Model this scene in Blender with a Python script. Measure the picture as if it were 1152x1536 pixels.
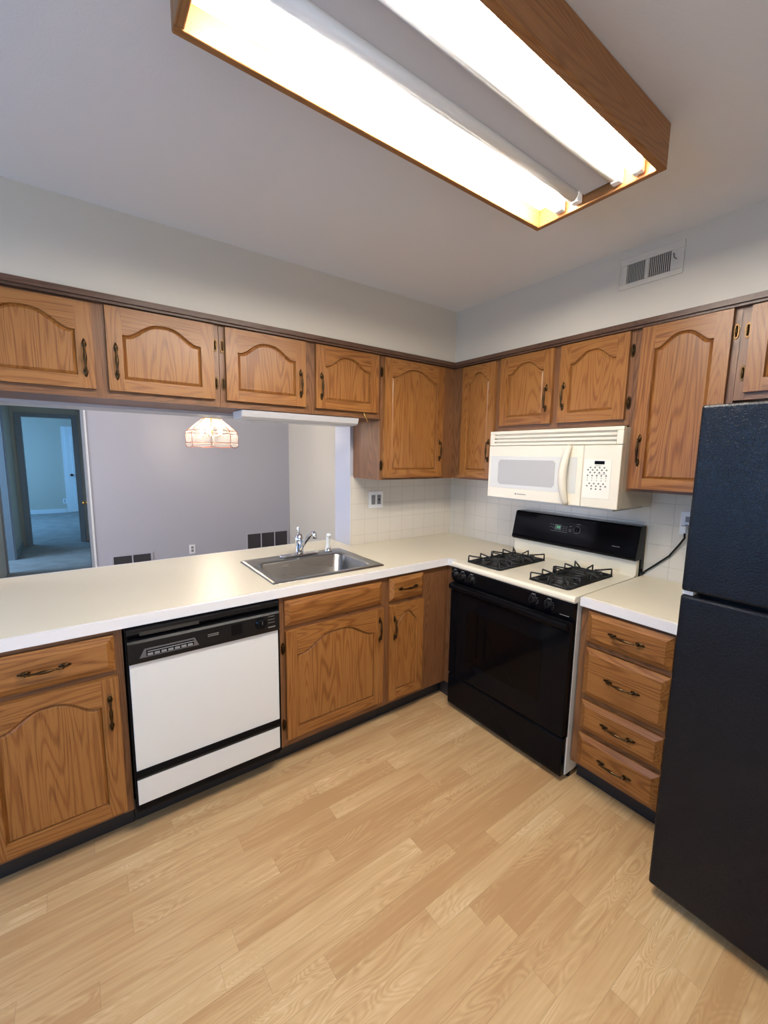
import bpy, math, random
from mathutils import Vector, Matrix
for o in list(bpy.data.objects): bpy.data.objects.remove(o, do_unlink=True)
SC = bpy.context.scene
COL = SC.collection
PI = math.pi
random.seed(7)

# ------------------------------------------------------------------ camera
def rot_axes(yaw, pit, rol):
    y, p, r = map(math.radians, (yaw, pit, rol))
    fw = Vector((math.sin(y)*math.cos(p), math.cos(y)*math.cos(p), math.sin(p)))
    rt = Vector((math.cos(y), -math.sin(y), 0)); up = rt.cross(fw)
    return math.cos(r)*rt+math.sin(r)*up, -math.sin(r)*rt+math.cos(r)*up, fw
cam = bpy.data.cameras.new('camera'); cam.sensor_fit = 'HORIZONTAL'; cam.sensor_width = 36
cam.lens = 628.02/1152*36; cam.clip_start = .02
co = bpy.data.objects.new('camera', cam); COL.objects.link(co)
r_, u_, f_ = rot_axes(36.0873, -7.7167, 0.8294)
M4 = Matrix((r_, u_, -f_)).transposed().to_4x4(); M4.translation = Vector((-2.4102, -2.4015, 1.5253))
co.matrix_world = M4
SC.camera = co

# ------------------------------------------------------------------ light and exposure
SC.view_settings.view_transform = 'Standard'; SC.view_settings.look = 'None'
SC.view_settings.gamma = 1; SC.view_settings.use_curve_mapping = False
SC.view_settings.exposure = 0.55
SC.cycles.use_denoising = True
SC.cycles.max_bounces = 10; SC.cycles.diffuse_bounces = 6
SC.cycles.caustics_reflective = False; SC.cycles.caustics_refractive = False
SC.cycles.sample_clamp_indirect = 6
TUBE = 84.0            # emission of the lit tubes
BULB = 280.0            # emission of the pendant bulbs
W = bpy.data.worlds.new('world'); SC.world = W; W.use_nodes = True
W.node_tree.nodes['Background'].inputs[0].default_value = (.45, .62, 1, 1)
W.node_tree.nodes['Background'].inputs[1].default_value = .35
def area(name, loc, target, sx, sy, power, color):
    l = bpy.data.lights.new(name, 'AREA'); l.shape = 'RECTANGLE'; l.size = sx; l.size_y = sy
    l.energy = power; l.color = color
    o = bpy.data.objects.new(name, l); COL.objects.link(o); o.location = loc
    o.rotation_euler = (Vector(target)-Vector(loc)).to_track_quat('-Z', 'Z').to_euler()
    return o
# daylight standing in the window openings
area('kitchen_window_daylight', (-4.27, -1.45, 1.45), (0, -1.45, 1.35), 1.0, 1.1, 26, (.20, .50, 1))
area('dining_window_daylight', (-6.07, 1.75, 1.25), (0, 1.75, 1.2), 1.9, 1.9, 165, (.84, .86, 1))
area('bedroom_window_daylight', (-5.07, 8.6, 1.4), (-2.4, 8.6, .2), 1.9, 1.4, 88, (.20, .52, 1))
area('side_room_daylight', (-5.2, 4.85, 1.3), (-2.3, 4.85, .7), 1.2, 1.4, 85, (.32, .6, 1))
area('patio_door_daylight', (-2.6, -4.07, 1.1), (-2.6, 0, 1.3), 2.3, 1.95, 20, (.97, .97, 1))

# ------------------------------------------------------------------ mesh building
class MB:
    def __init__(s): s.v = []; s.f = []; s.m = []; s.s = []
    def add(s, vs, fs, m=0, smooth=False):
        b = len(s.v); s.v += [tuple(v) for v in vs]
        for f in fs: s.f.append([b+i for i in f]); s.m.append(m); s.s.append(smooth)
        return s
    def box(s, x0, x1, y0, y1, z0, z1, m=0):
        return s.add([(x0,y0,z0),(x1,y0,z0),(x1,y1,z0),(x0,y1,z0),(x0,y0,z1),(x1,y0,z1),(x1,y1,z1),(x0,y1,z1)],
            [(3,2,1,0),(4,5,6,7),(0,1,5,4),(1,2,6,5),(2,3,7,6),(3,0,4,7)], m)
    def prism(s, poly, axis, a, b, m=0, smooth=False):   # poly of 2-D points extruded along axis
        def P(p, t): return {'x': (t,p[0],p[1]), 'y': (p[0],t,p[1]), 'z': (p[0],p[1],t)}[axis]
        n = len(poly); vs = [P(p,a) for p in poly]+[P(p,b) for p in poly]
        fs = [tuple(range(n))[::-1], tuple(range(n,2*n))]
        base = len(s.v); s.add(vs, fs, m)
        for i in range(n):
            j = (i+1) % n; s.f.append([base+i, base+j, base+n+j, base+n+i]); s.m.append(m); s.s.append(smooth)
        return s
    def tube(s, pts, rad, seg=10, m=0, flat=1.0):
        pts = [Vector(p) for p in pts]; n = len(pts)
        if not hasattr(rad, '__len__'): rad = [rad]*n
        t0 = (pts[1]-pts[0]).normalized(); a = Vector((0,0,1)) if abs(t0.z) < .9 else Vector((1,0,0))
        nrm = (a-a.dot(t0)*t0).normalized(); vs = []
        for i, p in enumerate(pts):
            t = (pts[min(i+1,n-1)]-pts[max(i-1,0)]).normalized()
            nrm = (nrm-nrm.dot(t)*t).normalized(); bn = t.cross(nrm)
            for k in range(seg):
                q = 2*PI*k/seg; vs.append(p+rad[i]*(math.cos(q)*nrm+flat*math.sin(q)*bn))
        fs = [(i*seg+k, i*seg+(k+1)%seg, (i+1)*seg+(k+1)%seg, (i+1)*seg+k) for i in range(n-1) for k in range(seg)]
        s.add(vs, fs, m, True)
        s.f.append([len(s.v)-len(vs)+k for k in range(seg)][::-1]); s.m.append(m); s.s.append(False)
        s.f.append([len(s.v)-seg+k for k in range(seg)]); s.m.append(m); s.s.append(False)
        return s
    def disc(s, c, axis, prof, seg=20, m=0):            # stacked rings: prof of (radius, height) along axis
        ax = Vector(axis).normalized(); c = Vector(c)
        return s.tube([c+ax*h for r, h in prof], [r for r, h in prof], seg, m)
    def mesh(s, name, mats):
        me = bpy.data.meshes.new(name); me.from_pydata(s.v, [], s.f)
        for q in mats: me.materials.append(q)
        me.polygons.foreach_set('material_index', s.m); me.polygons.foreach_set('use_smooth', s.s)
        me.update(); return me
    def build(s, name, mats, parent=None, bevel=0, loc=None):
        if not isinstance(mats, (list, tuple)): mats = [mats]
        return link(name, s.mesh(name, mats), parent, bevel, loc)
def link(name, me, parent=None, bevel=0, loc=None, rot=None):
    o = bpy.data.objects.new(name, me); COL.objects.link(o); o.parent = parent
    if loc: o.location = loc
    if rot: o.rotation_euler = rot
    if bevel:
        b = o.modifiers.new('bevel', 'BEVEL'); b.width = bevel; b.segments = 2; b.limit_method = 'ANGLE'; b.angle_limit = .7
        b.harden_normals = False
    return o
def thing(name, label, cat, loc=(0,0,0), rz=0, group=None):
    o = bpy.data.objects.new(name, None); COL.objects.link(o); o.empty_display_size = .1
    o.location = loc; o.rotation_euler = (0,0,rz); return tag(o, label, cat, group)
def tag(o, label, cat, group=None):
    o['label'] = label; o['category'] = cat
    if group: o['group'] = group
    return o
def struct(o): o['kind'] = 'structure'; return o

# ------------------------------------------------------------------ materials
def lin(r, g, b):
    f = lambda c: (c/12.92 if c <= .04045 else ((c+.055)/1.055)**2.4)
    return (f(r/255), f(g/255), f(b/255), 1)
class NT:
    def __init__(s, name):
        s.mat = bpy.data.materials.new(name); s.mat.use_nodes = True; s.t = s.mat.node_tree
        s.b = s.t.nodes['Principled BSDF']; s.out = s.t.nodes['Material Output']
    def n(s, kind, **kw):
        o = s.t.nodes.new('ShaderNode'+kind)
        for k, v in kw.items():
            if k[0] == 'i' and k[1:].isdigit(): s.set(o.inputs[int(k[1:])], v)
            else: setattr(o, k, v)
        return o
    def set(s, inp, v):
        if hasattr(v, 'is_output') or hasattr(v, 'links'): s.t.links.new(v, inp)
        elif hasattr(v, 'outputs'): s.t.links.new(v.outputs[0], inp)
        else: inp.default_value = v
    def p(s, **kw):
        for k, v in kw.items(): s.set(s.b.inputs[k.replace('_', ' ')], v)
        return s
    def math(s, op, a, b=0.0, c=None):
        o = s.n('Math', operation=op, i0=a, i1=b)
        if c is not None: s.set(o.inputs[2], c)
        return o
    def ramp(s, fac, stops):
        o = s.n('ValToRGB', i0=fac); e = o.color_ramp.elements
        e[0].position, e[0].color = stops[0]; e[1].position, e[1].color = stops[-1]
        for p, c in stops[1:-1]: q = e.new(p); q.color = c
        return o
    def bump(s, h, strength=.2, dist=.01):
        o = s.n('Bump'); o.inputs['Strength'].default_value = strength; o.inputs['Distance'].default_value = dist
        s.set(o.inputs['Height'], h); s.set(s.b.inputs['Normal'], o.outputs[0]); return s
def plain(name, col, rough=.5, metal=0, **kw):
    m = NT(name); m.p(Base_Color=col, Roughness=rough, Metallic=metal, **kw); return m.mat
def paint(name, col, rough=.6, scale=160, strength=.08, dist=.004):
    m = NT(name); c = m.n('TexCoord').outputs['Object']
    nz = m.n('TexNoise', i0=c); nz.inputs['Scale'].default_value = scale; nz.inputs['Detail'].default_value = 3
    big = m.n('TexNoise', i0=c); big.inputs['Scale'].default_value = 1.5
    mx = m.n('Mix', data_type='RGBA'); m.set(mx.inputs[0], big.outputs[0])
    mx.inputs[6].default_value = tuple(x*.96 for x in col[:3])+(1,); mx.inputs[7].default_value = col
    m.p(Base_Color=mx.outputs[2], Roughness=rough); m.bump(nz.outputs[0], strength, dist); return m.mat
def oak(name, axis, light, mid, dark, rough=.34):
    m = NT(name); c = m.n('TexCoord').outputs['Object']; inf = m.n('ObjectInfo')
    off = m.n('VectorMath', operation='SCALE'); m.set(off.inputs[0], (37., 53., 71.)); m.set(off.inputs['Scale'], inf.outputs['Random'])
    ad = m.n('VectorMath', operation='ADD'); m.set(ad.inputs[0], c); m.set(ad.inputs[1], off.outputs[0])
    def stretch(a, b):
        s3 = [b, b, b]; s3['xyz'.index(axis)] = a
        q = m.n('VectorMath', operation='MULTIPLY'); m.set(q.inputs[0], ad.outputs[0]); q.inputs[1].default_value = s3; return q.outputs[0]
    n1 = m.n('TexNoise', i0=stretch(.75, 9)); n1.inputs['Scale'].default_value = 1; n1.inputs['Detail'].default_value = 1.2; n1.inputs['Distortion'].default_value = .12
    rings = m.math('SINE', m.math('MULTIPLY', n1.outputs[0], 160.0))
    r01 = m.math('MULTIPLY_ADD', rings, .5, .5)
    sharp = m.math('POWER', r01, 2.5)
    n2 = m.n('TexNoise', i0=stretch(7, 320)); n2.inputs['Scale'].default_value = 1; n2.inputs['Detail'].default_value = 3
    n3 = m.n('TexNoise', i0=stretch(.8, 5)); n3.inputs['Scale'].default_value = 1
    pores = m.n('MapRange', i0=n2.outputs[0]); pores.inputs[1].default_value = .50; pores.inputs[2].default_value = .68
    v = m.math('ADD', m.math('MULTIPLY', sharp, .36), m.math('MULTIPLY', pores.outputs[0], .36))
    v = m.math('ADD', v, m.math('MULTIPLY', m.math('SUBTRACT', n3.outputs[0], .5), .55))
    v = m.math('ADD', v, m.math('MULTIPLY', m.math('SUBTRACT', inf.outputs['Random'], .5), .12))
    rp = m.ramp(v, [(.05, light), (.38, mid), (.95, dark)])
    m.p(Base_Color=rp.outputs[0], Roughness=rough); m.b.inputs['Specular IOR Level'].default_value = .4
    m.bump(m.math('MULTIPLY', pores.outputs[0], -1.0), .12, .0015); return m.mat
OL, OM, OD = lin(150,101,52), lin(128,79,36), lin(80,44,18)
OAK = {a: oak('honey oak grain along '+a, a, OL, OM, OD) for a in 'xyz'}
TRIMOAK = oak('dark oak moulding', 'x', lin(92,66,50), lin(78,54,40), lin(58,38,27))
FRAME_L, FRAME_M, FRAME_D = lin(126,86,55), lin(106,70,43), lin(78,48,28)
FOAK = {a: oak('darker face frame oak along '+a, a, FRAME_L, FRAME_M, FRAME_D) for a in 'xyz'}
LAMPOAK = oak('light oak lamp frame', 'x', lin(148,101,56), lin(134,88,46), lin(106,67,34), .4)
LAMPOAKY = oak('light oak lamp frame across', 'y', lin(148,101,56), lin(134,88,46), lin(106,67,34), .4)
M = {}
M['wall'] = paint('warm grey wall paint', lin(197,190,175), .55)
M['ceiling'] = paint('white ceiling paint', lin(217,217,217), .8, 220, .10)
M['dining_wall'] = paint('lavender grey satin wall paint', lin(180,180,187), .38, 26, .10, .006)
M['white_trim'] = plain('white trim paint', lin(225,225,225), .4)
M['bronze'] = plain('aged bronze', lin(74,56,36), .32, 1)
M['brass'] = plain('polished brass', lin(200,165,95), .25, 1)
M['laminate'] = paint('cream laminate', lin(228,219,196), .36, 500, .02, .0005)
M['laminate'].node_tree.nodes['Principled BSDF'].inputs['Specular IOR Level'].default_value = .32
M['edge'] = plain('white laminate edge', lin(232,229,228), .35)
M['white'] = plain('white enamel', lin(222,222,218), .35)
M['bisque'] = plain('bisque enamel', lin(236,228,206), .25)
M['bisque_plastic'] = plain('bisque plastic', lin(232,224,204), .38)
M['black'] = plain('gloss black enamel', (.004,.004,.005,1), .08, Specular_IOR_Level=.09)
M['black_plastic'] = plain('black plastic', (.006,.006,.007,1), .3, Specular_IOR_Level=.2)
M['black_matte'] = plain('matte black vinyl', (.016,.016,.02,1), .5)
M['iron'] = plain('black cast iron', (.012,.012,.012,1), .45)
M['dark'] = plain('dark interior', (.03,.025,.02,1), .8)
M['grey_print'] = plain('grey printing', lin(120,118,112), .5)
M['pale_print'] = plain('pale printing', lin(135,135,135), .5)
M['chrome'] = plain('chrome', lin(225,226,230), .08, 1)
M['steel'] = NT('brushed stainless steel')
_m = M['steel']; _c = _m.n('TexCoord').outputs['Object']
_s = _m.n('VectorMath', operation='MULTIPLY'); _m.set(_s.inputs[0], _c); _s.inputs[1].default_value = (12, 500, 500)
_n = _m.n('TexNoise', i0=_s.outputs[0]); _n.inputs['Scale'].default_value = 1
_r = _m.n('MapRange', i0=_n.outputs[0]); _r.inputs[3].default_value = .25; _r.inputs[4].default_value = .33
_m.p(Base_Color=lin(160,160,158), Metallic=1.0, Roughness=_r.outputs[0]); M['steel'] = _m.mat
M['vent_dark'] = plain('dark duct', (.04,.04,.045,1), .8)
M['vent_grey'] = plain('dark grey louvre', lin(92,88,90), .6)  # one even dark grey, shared by louvres, damper lever and button bezel
M['outlet'] = plain('white outlet plastic', lin(236,236,236), .35)
M['slot'] = plain('grey outlet slots', lin(130,130,132), .5)
M['window_film'] = plain('microwave window mesh', lin(182,182,180), .45, Specular_IOR_Level=.25)
M['blue_grey_trim'] = plain('grey hall trim paint', lin(150,155,160), .5)
M['door_grey'] = plain('grey hall door paint', lin(120,122,126), .5)
def emit(name, col, st, base=(.9,.9,.9,1)):
    m = NT(name); m.p(Base_Color=base, Roughness=.4); m.b.inputs['Emission Color'].default_value = col
    m.b.inputs['Emission Strength'].default_value = st; return m.mat
M['tube_lit'] = emit('lit fluorescent tube', (1, .95, .86, 1), TUBE)
M['tube_dim'] = plain('unlit phosphor tube', lin(232,232,228), .3)
M['bulb'] = emit('lit candelabra bulb', (1, .84, .64, 1), BULB)
M['clock'] = emit('green clock digits', (.15, 1, .35, 1), .6, (.01,.03,.01,1))
# fridge: pebbled black
m = NT('pebbled black enamel'); c = m.n('TexCoord').outputs['Object']
n1 = m.n('TexNoise', i0=c); n1.inputs['Scale'].default_value = 150; n1.inputs['Detail'].default_value = 2; n1.inputs['Distortion'].default_value = 1.6
m.p(Base_Color=(.006,.007,.010,1), Roughness=.22); m.b.inputs['Specular IOR Level'].default_value = .20; m.bump(n1.outputs[0], .40, .003); M['pebble'] = m.mat
# carpet
m = NT('grey cut pile carpet'); c = m.n('TexCoord').outputs['Object']
n1 = m.n('TexNoise', i0=c); n1.inputs['Scale'].default_value = 240
n2 = m.n('TexNoise', i0=c); n2.inputs['Scale'].default_value = 5
mx = m.n('Mix', data_type='RGBA'); m.set(mx.inputs[0], m.math('MULTIPLY_ADD', n2.outputs[0], .7, m.math('MULTIPLY', n1.outputs[0], .3)))
mx.inputs[6].default_value = lin(120,118,114); mx.inputs[7].default_value = lin(185,182,178)
m.p(Base_Color=mx.outputs[2], Roughness=.95); m.bump(n1.outputs[0], .5, .01); M['carpet'] = m.mat
# backsplash tile: square tiles on world grid
def tile(name, ax):
    m = NT(name); c = m.n('SeparateXYZ', i0=m.n('TexCoord').outputs['Object'])
    S = .1088; W_ = .0030
    def line(sock, ph):
        f = m.math('FRACT', m.math('DIVIDE', m.math('ADD', sock, ph), S))
        d = m.math('MULTIPLY', m.math('MINIMUM', f, m.math('SUBTRACT', 1.0, f)), S)
        return m.n('MapRange', i0=d, i1=W_*.25, i2=W_*.7)
    a = line(c.outputs[ax], 20*S+(.937 if ax == 0 else 1.468)); b = line(c.outputs[2], 20*S-1.303)
    t = m.math('MINIMUM', a.outputs[0], b.outputs[0])
    mx = m.n('Mix', data_type='RGBA'); m.set(mx.inputs[0], t); mx.inputs[6].default_value = lin(196,189,174); mx.inputs[7].default_value = lin(214,207,193)
    m.p(Base_Color=mx.outputs[2], Roughness=.22); m.bump(t, .35, .002); return m.mat
M['tile_x'] = tile('cream wall tile on back wall', 0); M['tile_y'] = tile('cream wall tile on range wall', 1)
# strip floor
m = NT('light oak strip vinyl'); c = m.n('SeparateXYZ', i0=m.n('TexCoord').outputs['Object'])
WD, LN = .0795, .74
row = m.math('FLOOR', m.math('DIVIDE', m.math('ADD', c.outputs[1], 10+.006), WD))
wn = m.n('TexWhiteNoise', noise_dimensions='1D'); m.set(wn.inputs['W'], row)
xo = m.math('ADD', c.outputs[0], m.math('MULTIPLY', wn.outputs[0], LN*5))
col_ = m.math('FLOOR', m.math('DIVIDE', xo, LN))
cv = m.n('CombineXYZ', i0=row, i1=col_)
w2 = m.n('TexWhiteNoise', noise_dimensions='2D', i0=cv.outputs[0])
seed = m.math('MULTIPLY', w2.outputs[0], 83.0)
def fvec(a, b):
    q = m.n('CombineXYZ', i0=m.math('MULTIPLY_ADD', c.outputs[0], a, seed), i1=m.math('MULTIPLY_ADD', c.outputs[1], b, seed), i2=seed); return q.outputs[0]
g1 = m.n('TexNoise', i0=fvec(2.8, 13)); g1.inputs['Scale'].default_value = 1; g1.inputs['Detail'].default_value = 1; g1.inputs['Distortion'].default_value = .5
ring = m.math('MULTIPLY_ADD', m.math('SINE', m.math('MULTIPLY', g1.outputs[0], 150.0)), .5, .5)
msk = m.n('TexNoise', i0=fvec(2, 4)); msk.inputs['Scale'].default_value = 1
mk = m.n('MapRange', i0=msk.outputs[0]); mk.inputs[1].default_value = .44; mk.inputs[2].default_value = .62
g2 = m.n('TexNoise', i0=fvec(4.5, 85)); g2.inputs['Scale'].default_value = 1; g2.inputs['Detail'].default_value = 4
g3 = m.n('TexNoise', i0=fvec(1.5, 9)); g3.inputs['Scale'].default_value = 1
v = m.math('ADD', m.math('MULTIPLY', m.math('MULTIPLY', ring, mk.outputs[0]), .26), m.math('MULTIPLY', m.math('SUBTRACT', g2.outputs[0], .5), .8))
v = m.math('ADD', v, m.math('MULTIPLY', m.math('SUBTRACT', g3.outputs[0], .5), .75))
v = m.math('ADD', v, m.math('MULTIPLY_ADD', w2.outputs[0], .36, .03))
rp = m.ramp(v, [(0, lin(188,148,102)), (.45, lin(210,176,128)), (.9, lin(230,205,163))])
fy = m.math('FRACT', m.math('DIVIDE', m.math('ADD', c.outputs[1], 10.006), WD)); ey = m.math('MULTIPLY', m.math('MINIMUM', fy, m.math('SUBTRACT', 1.0, fy)), WD)
fx = m.math('FRACT', m.math('DIVIDE', xo, LN)); ex = m.math('MULTIPLY', m.math('MINIMUM', fx, m.math('SUBTRACT', 1.0, fx)), LN)
ed = m.n('MapRange', i0=m.math('MINIMUM', ex, ey), i1=.0, i2=.0012); ed.inputs[3].default_value = .72; ed.inputs[4].default_value = 1
mm = m.n('Mix', data_type='RGBA', blend_type='MULTIPLY'); mm.inputs[0].default_value = 1
m.set(mm.inputs[6], rp.outputs[0]); m.set(mm.inputs[7], ed.outputs[0])
m.p(Base_Color=mm.outputs[2], Roughness=.42); m.b.inputs['Specular IOR Level'].default_value = .3; M['floor'] = m.mat
# bevelled pendant glass
m = NT('etched clear glass'); c = m.n('TexCoord').outputs['Object']
vz = m.n('TexVoronoi', i0=c); vz.inputs['Scale'].default_value = 70
tr = m.n('BsdfTransparent'); tr.inputs[0].default_value = (.97,.96,.94,1)
tl = m.n('BsdfTranslucent'); tl.inputs[0].default_value = (.95,.9,.84,1)
gl = m.n('BsdfGlossy'); gl.inputs['Roughness'].default_value = .1
a = m.n('MixShader', i1=tl.outputs[0], i2=gl.outputs[0]); a.inputs[0].default_value = .25
fr = m.n('MapRange', i0=vz.outputs[0]); fr.inputs[1].default_value = .1; fr.inputs[2].default_value = .7; fr.inputs[3].default_value = .14; fr.inputs[4].default_value = .03
b = m.n('MixShader', i0=fr.outputs[0], i1=tr.outputs[0], i2=a.outputs[0])
m.t.links.new(b.outputs[0], m.out.inputs[0]); M['glass'] = m.mat
m = NT('clear window glass'); tr = m.n('BsdfTransparent'); gl = m.n('BsdfGlossy'); gl.inputs['Roughness'].default_value = .02
b = m.n('MixShader', i1=tr.outputs[0], i2=gl.outputs[0]); b.inputs[0].default_value = .06
m.t.links.new(b.outputs[0], m.out.inputs[0]); M['pane'] = m.mat
M['came'] = plain('copper came', lin(150,92,76), .45, .3)

# ------------------------------------------------------------------ setting
H = 2.46; XL = -4.2; YB = -4.0; XD = -6.0; YF = 3.2
OPX0, OPX1 = -2.83, -.945; HZ = 1.727
S = lambda name, mb, mat, bevel=0: struct(mb.build(name, mat, bevel=bevel))
S('floor', MB().box(XL, 0, YB, .1, -.05, 0), M['floor'])
S('floor_carpet', MB().box(XD, 0, .1, 11, -.05, 0), M['carpet'])
S('ceiling', MB().box(XD-.1, .1, YB-.1, 11, H, H+.1), M['ceiling'])
S('wall_right', MB().box(0, .12, YB-.12, YF+.12, 0, H), M['wall'])
wb = MB().box(OPX1, 0, 0, .2, 0, H).box(OPX0, OPX1, 0, .2, HZ, H).box(OPX0, OPX1, 0, .2, 0, .87).box(XL, OPX0, 0, .2, 0, H).box(XD, XL, 0, .2, 0, H)
S('wall_back', wb, M['dining_wall'])
PX0, PX1, PZ = -3.78, -1.42, 2.1
S('wall_front', MB().box(XL-.12, PX0, YB-.12, YB, 0, H).box(PX1, 0, YB-.12, YB, 0, H).box(PX0, PX1, YB-.12, YB, PZ, H), M['wall'])
pd = MB()
for x0, x1 in ((PX0, PX0+.06), (-2.64, -2.56), (PX1-.06, PX1)): pd.box(x0, x1, YB-.09, YB-.03, 0, PZ)
for z0, z1 in ((0, .08), (PZ-.06, PZ)): pd.box(PX0+.06, -2.64, YB-.09, YB-.03, z0, z1).box(-2.56, PX1-.06, YB-.09, YB-.03, z0, z1)
pd = S('door_3', pd, M['white_trim'])
MB().box(PX0+.06, -2.64, YB-.062, YB-.058, .08, PZ-.06).box(-2.56, PX1-.06, YB-.062, YB-.058, .08, PZ-.06).build('door_pane', M['pane'], pd)
KW = (-2.05, -.85, .82, 2.08)   # kitchen window y0 y1 z0 z1
def wall_with_hole_x(name, x, t, ya, yb, hole, mat):
    y0, y1, z0, z1 = hole
    S(name, MB().box(x-t, x, ya, y0, 0, H).box(x-t, x, y1, yb, 0, H).box(x-t, x, y0, y1, 0, z0).box(x-t, x, y0, y1, z1, H), mat)
def window_x(name, x, hole):
    y0, y1, z0, z1 = hole; ym = (y0+y1)/2; w = .05
    fr = MB().box(x-.09, x-.03, y0, y0+w, z0, z1).box(x-.09, x-.03, y1-w, y1, z0, z1).box(x-.09, x-.03, y0+w, y1-w, z0, z0+w).box(x-.09, x-.03, y0+w, y1-w, z1-w, z1).box(x-.08, x-.04, ym-.02, ym+.02, z0+w, z1-w)
    o = S(name, fr, M['white_trim'])
    MB().box(x-.062, x-.058, y0+w, y1-w, z0+w, z1-w).build('window_pane', M['pane'], o)
wall_with_hole_x('wall_left', XL, .12, YB, 0, KW, M['wall']); window_x('window_1', XL, KW)
DW_ = (.85, 2.65, .3, 2.2)
wall_with_hole_x('wall_dining_left', XD, .12, .2, YF+.12, DW_, M['dining_wall']); window_x('window_2', XD, DW_)
# far dining wall with the hall opening
OX0, OX1 = -3.21, -2.32
S('wall_far', MB().box(XD, OX0, YF, YF+.12, 0, H).box(OX1, 0, YF, YF+.12, 0, H).box(OX0, OX1, YF, YF+.12, 2.12, H), M['dining_wall'])
# hall
S('wall_hall_left', MB().box(OX0-.12, OX0, YF+.12, 4.45, 0, H).box(OX0-.12, OX0, 5.25, 6.25, 0, H).box(OX0-.12, OX0, 4.45, 5.25, 2.05, H), M['wall'])
S('wall_hall_right', MB().box(-2.33, -2.21, YF+.12, 6.25, 0, H), M['wall'])
S('wall_bedroom_front', MB().box(-5, -3.10, 6.25, 6.37, 0, H).box(-2.44, -1.2, 6.25, 6.37, 0, H).box(-3.10, -2.44, 6.25, 6.37, 2.04, H), M['wall'])
S('wall_bedroom_back', MB().box(-5, -1.2, 10.6, 10.72, 0, H), M['wall'])
S('wall_bedroom_right', MB().box(-1.2, -1.08, 6.25, 10.72, 0, H), M['wall'])
BW = (7.7, 9.5, .75, 2.05)
wall_with_hole_x('wall_bedroom_left', -5, .12, 6.25, 10.72, BW, M['wall']); window_x('window_3', -5, BW)
S('wall_side_room', MB().box(-5.4, -5.28, 3.32, 6.25, 0, H), M['wall'])
def casing_y(name, x0, x1, zt, y, mat, w=.06, t=.018, deep=.12):
    S(name, MB().box(x0-w, x0, y-t, y, 0, zt).box(x1, x1+w, y-t, y, 0, zt).box(x0-w, x1+w, y-t, y, zt, zt+w).box(x0-.002, x0+.015, y, y+deep, 0, zt).box(x1-.015, x1+.002, y, y+deep, 0, zt), mat)
casing_y('trim_1', -3.10, -2.44, 2.04, 6.25, M['blue_grey_trim'])
S('trim_2', MB().box(OX0, OX0+.018, 5.25, 5.31, 0, 2.05).box(OX0, OX0+.018, 4.39, 4.45, 0, 2.05).box(OX0, OX0+.018, 4.39, 5.31, 2.05, 2.11).box(OX0-.12, OX0, 5.235, 5.25, 0, 2.05), M['blue_grey_trim'])
S('trim_3', MB().box(OX1-.004, OX1+.008, YF-.006, YF+.126, 0, 2.12), M['white_trim'])
S('baseboard_far', MB().box(OX1+.008, 0, YF-.014, YF, 0, .09), M['white_trim'])
S('baseboard_hall', MB().box(OX0, OX0+.013, 5.31, 6.232, 0, .085), M['blue_grey_trim'])
S('baseboard_bedroom', MB().box(-5, -2.71, 10.585, 10.6, 0, .10), M['white_trim'])
# bedroom panel door
d = struct(MB().box(-2.63, -1.87, 10.56, 10.6, .012, 2.05).build('door_1', M['white_trim']))
pn = MB()
for z0, z1 in ((.2, .75), (.95, 1.5), (1.62, 1.92)):
    for x0 in (-2.53, -2.20): pn.box(x0, x0+.24, 10.548, 10.56, z0, z1)
pn.build('door_panel', M['white_trim'], d, bevel=.006)
MB().disc((-2.555, 10.56, .93), (0,-1,0), [(.03,0),(.03,.01),(.012,.012),(.012,.04),(.028,.05),(.026,.075),(.01,.08)]).build('door_knob', M['bronze'], d)
MB().tube([(-2.47,10.56,.72),(-2.47,10.5,.72),(-2.40,10.49,.70)], .011, 8).build('door_stop', M['bronze'], d)
S('trim_4', MB().box(-2.70, -2.63, 10.575, 10.6, 0, 2.11).box(-1.87, -1.80, 10.575, 10.6, 0, 2.11).box(-2.63, -1.87, 10.575, 10.6, 2.05, 2.11), M['white_trim'])
# hall closet door on the right
d = struct(MB().box(-2.352, -2.33, 3.46, 4.22, .015, 2.03).build('door_2', M['door_grey']))
MB().disc((-2.352, 3.55, .93), (-1,0,0), [(.026,0),(.026,.006),(.01,.008),(.01,.02),(.024,.03),(.025,.042),(.008,.05)]).build('door_knob', M['brass'], d)
S('trim_5', MB().box(-2.356, -2.33, 3.40, 3.46, 0, 2.09).box(-2.356, -2.33, 4.22, 4.28, 0, 2.09).box(-2.356, -2.33, 3.46, 4.22, 2.03, 2.09), M['blue_grey_trim'])
# soffits above the upper cabinets
SF = .334
S('wall_soffit', MB().box(OPX0, 0, -SF, 0, 2.14, H).box(-SF, 0, -2.75, -SF, 2.14, H), M['wall'])
# stepped dark oak moulding under the soffit
S('trim_6', MB().box(OPX0, -.338, -.341, -.305, 2.118, 2.14).box(OPX0, -.330, -.330, -.305, 2.108, 2.118).box(-.341, -.305, -2.75, -.305, 2.118, 2.14).box(-.330, -.305, -2.75, -.305, 2.108, 2.118), TRIMOAK)
S('wall_backsplash', MB().box(-.943, -.006, -.006, 0, .905, 1.385), M['tile_x'])
S('wall_backsplash_right', MB().box(-.006, 0, -1.88, -.0, .905, 1.385), M['tile_y'])

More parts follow.
